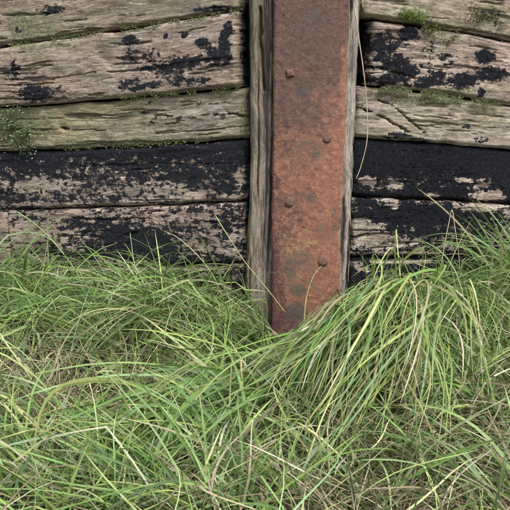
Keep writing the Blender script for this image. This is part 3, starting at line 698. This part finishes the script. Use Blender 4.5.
stalk('dry_stalk', 'pale dry stalk folded into a sharp bend in front of the black planks', 'stalk', [(440, 275, .12), (444, 248, .12), (449, 222, .12), (452, 210, .12), (455, 228, .11), (459, 258, .10), (461, 290, .09)], .0014, S1, SG)
stalk('dry_stalk', 'thick knotted straw seed stalk leaning out over the grass', 'stalk', [(447, 284, -.06), (458, 293, -.13), (469, 305, -.20), (477, 330, -.30), (482, 350, -.37), (488, 374, -.45), (493, 396, -.52)], .0036, (.50, .45, .35), SG, [(.5, .5, .12), (.75, .4, .06), (.9, .3, .05)])
stalk('dry_stalk', 'long yellow dry stalk curving down through the grass below the band', 'stalk', [(241, 358, -.48), (242, 380, -.52), (246, 410, -.58), (255, 445, -.68), (264, 472, -.75), (276, 481, -.77)], .0024, (.52, .45, .22), SG)
stalk('dry_stalk', 'thin brown stalk lying low across the grass towards the yellow one', 'stalk', [(178, 418, -.63), (195, 440, -.70), (215, 455, -.74), (240, 465, -.76), (290, 478, -.78), (310, 474, -.76)], .0019, S2, SG)
stalk('dead_reed', 'dark grey limp reed leaf lying among short green shoots', 'reed leaf', [(190, 417, -.63), (165, 436, -.68), (140, 455, -.73), (118, 472, -.765), (98, 487, -.79), (80, 500, -.82)], .0075, (.085, .08, .075), None, flat=True)
stalk('green_stalk', 'green stem crossing the butt-jointed tarred plank at an angle', 'stalk', [(16, 211, .12), (40, 228, .10), (62, 252, .07), (78, 275, .03), (88, 300, -.02)], .0019, (.22, .29, .12), SG)
stalk('green_stalk', 'green stem standing before the tarred plank left of the post', 'stalk', [(150, 330, -.02), (140, 290, .03), (134, 262, .06), (130, 232, .08)], .0019, (.24, .30, .13), SG)
stalk('green_stalk', 'bent yellow-green stem leaning onto the iron band above the grass', 'stalk', [(304, 322, -.08), (306, 300, -.07), (311, 282, -.06), (316, 272, -.055), (322, 266, -.052)], .0016, (.34, .36, .14), SG)
stalk('green_stalk', 'slanting yellow stem across the port side of the stem post', 'stalk', [(215, 215, .04), (228, 236, .02), (245, 262, -.0), (268, 290, -.06), (285, 312, -.09)], .0016, (.36, .36, .16), SG)

# ------------------------------------------------------------------ moss growing on the timber
def moss(label, path, side, n, spread, size, up=.6, col=((.10, .13, .045), (.18, .22, .09), (.27, .30, .16)), off=0.006, name='moss'):
    path = np.array(path, float); k = RNG.uniform(0, len(path) - 1, n); i = np.minimum(k.astype(int), len(path) - 2); f = (k - i)[:, None]
    q = path[i] * (1 - f) + path[i + 1] * f; q = q + RNG.normal(0, 1, (n, 2)) * np.array(spread)
    dens = fbm(q[:, 0] * .12, q[:, 1] * .12, 301, 3); q = q[dens > .42]; n = len(q)
    B = np.array([at_hull(a, b, side, off) for a, b in q]); nr = np.array([-.34 if side < 0 else .34, -.94, 0])
    B = B + nr * (RNG.exponential(.004, n)[:, None])
    d = nr + RNG.normal(0, .6, (n, 3)) + [0, 0, up]; d /= np.linalg.norm(d, axis=1, keepdims=True); L = RNG.uniform(*size, n)
    a = np.cross(d, RNG.normal(size=(n, 3))); a /= np.linalg.norm(a, axis=1, keepdims=True)
    V = np.stack([B - nr * .004, B + d * (L * .5)[:, None] + a * (L * .28)[:, None], B + d * L[:, None] - [0, 0, .0006], B + d * (L * .5)[:, None] - a * (L * .28)[:, None]], 1).reshape(-1, 3)
    F = np.arange(4 * n).reshape(n, 4); C = np.array(col)[RNG.integers(0, len(col), n)] * np.exp(RNG.normal(0, .2, (n, 1)))
    o = mesh_obj(name, V, F, MOSSM, smooth=False, cols=np.repeat(C, 4, 0)); return tag(o, label, 'moss', kind='stuff')
moss('bushy pale green moss clump on the olive plank', [(8, 118), (14, 126), (20, 134), (26, 140)], -1, 2600, (7, 8), (.003, .008), .3, ((.10, .13, .06), (.18, .22, .12), (.28, .32, .21)), .008)
moss('thin green moss line in the top seam left of the post', [(8, 46), (75, 37), (140, 27), (190, 20), (240, 11)], -1, 1800, (3, 1.4), (.002, .0042))
moss('sparse moss in the seam above the olive plank', [(120, 98.5), (180, 94), (240, 88)], -1, 900, (3, 1.0), (.002, .0042))
moss('moss fringe along the lower edge of the olive plank', [(60, 149), (140, 146), (200, 141)], -1, 500, (4, 1.0), (.002, .005), .1, ((.13, .14, .05), (.2, .21, .09)))
moss('light green moss strip in the long seam right of the post', [(370, 88), (400, 91), (439, 96), (500, 107)], 1, 3600, (3, 2.0), (.002, .0045), .4, ((.17, .21, .09), (.27, .31, .17), (.34, .37, .23)), .010)
moss('bright yellow-green moss cushion on the topmost plank', [(402, 13), (411, 16), (420, 20)], 1, 800, (4.5, 2.4), (.002, .005), .5, ((.17, .26, .04), (.26, .36, .07), (.14, .2, .05)), .014)
moss('brownish green moss over the top edge of the second plank', [(425, 28), (440, 33), (452, 36)], 1, 800, (5, 4), (.003, .008), .3, ((.12, .12, .05), (.2, .2, .1)), .010)
moss('dark tuft of dry moss at the far end of the topmost plank', [(478, 14), (490, 18), (500, 24)], 1, 700, (9, 6), (.003, .008), .2, ((.08, .08, .04), (.15, .14, .08), (.22, .19, .12)), .012)
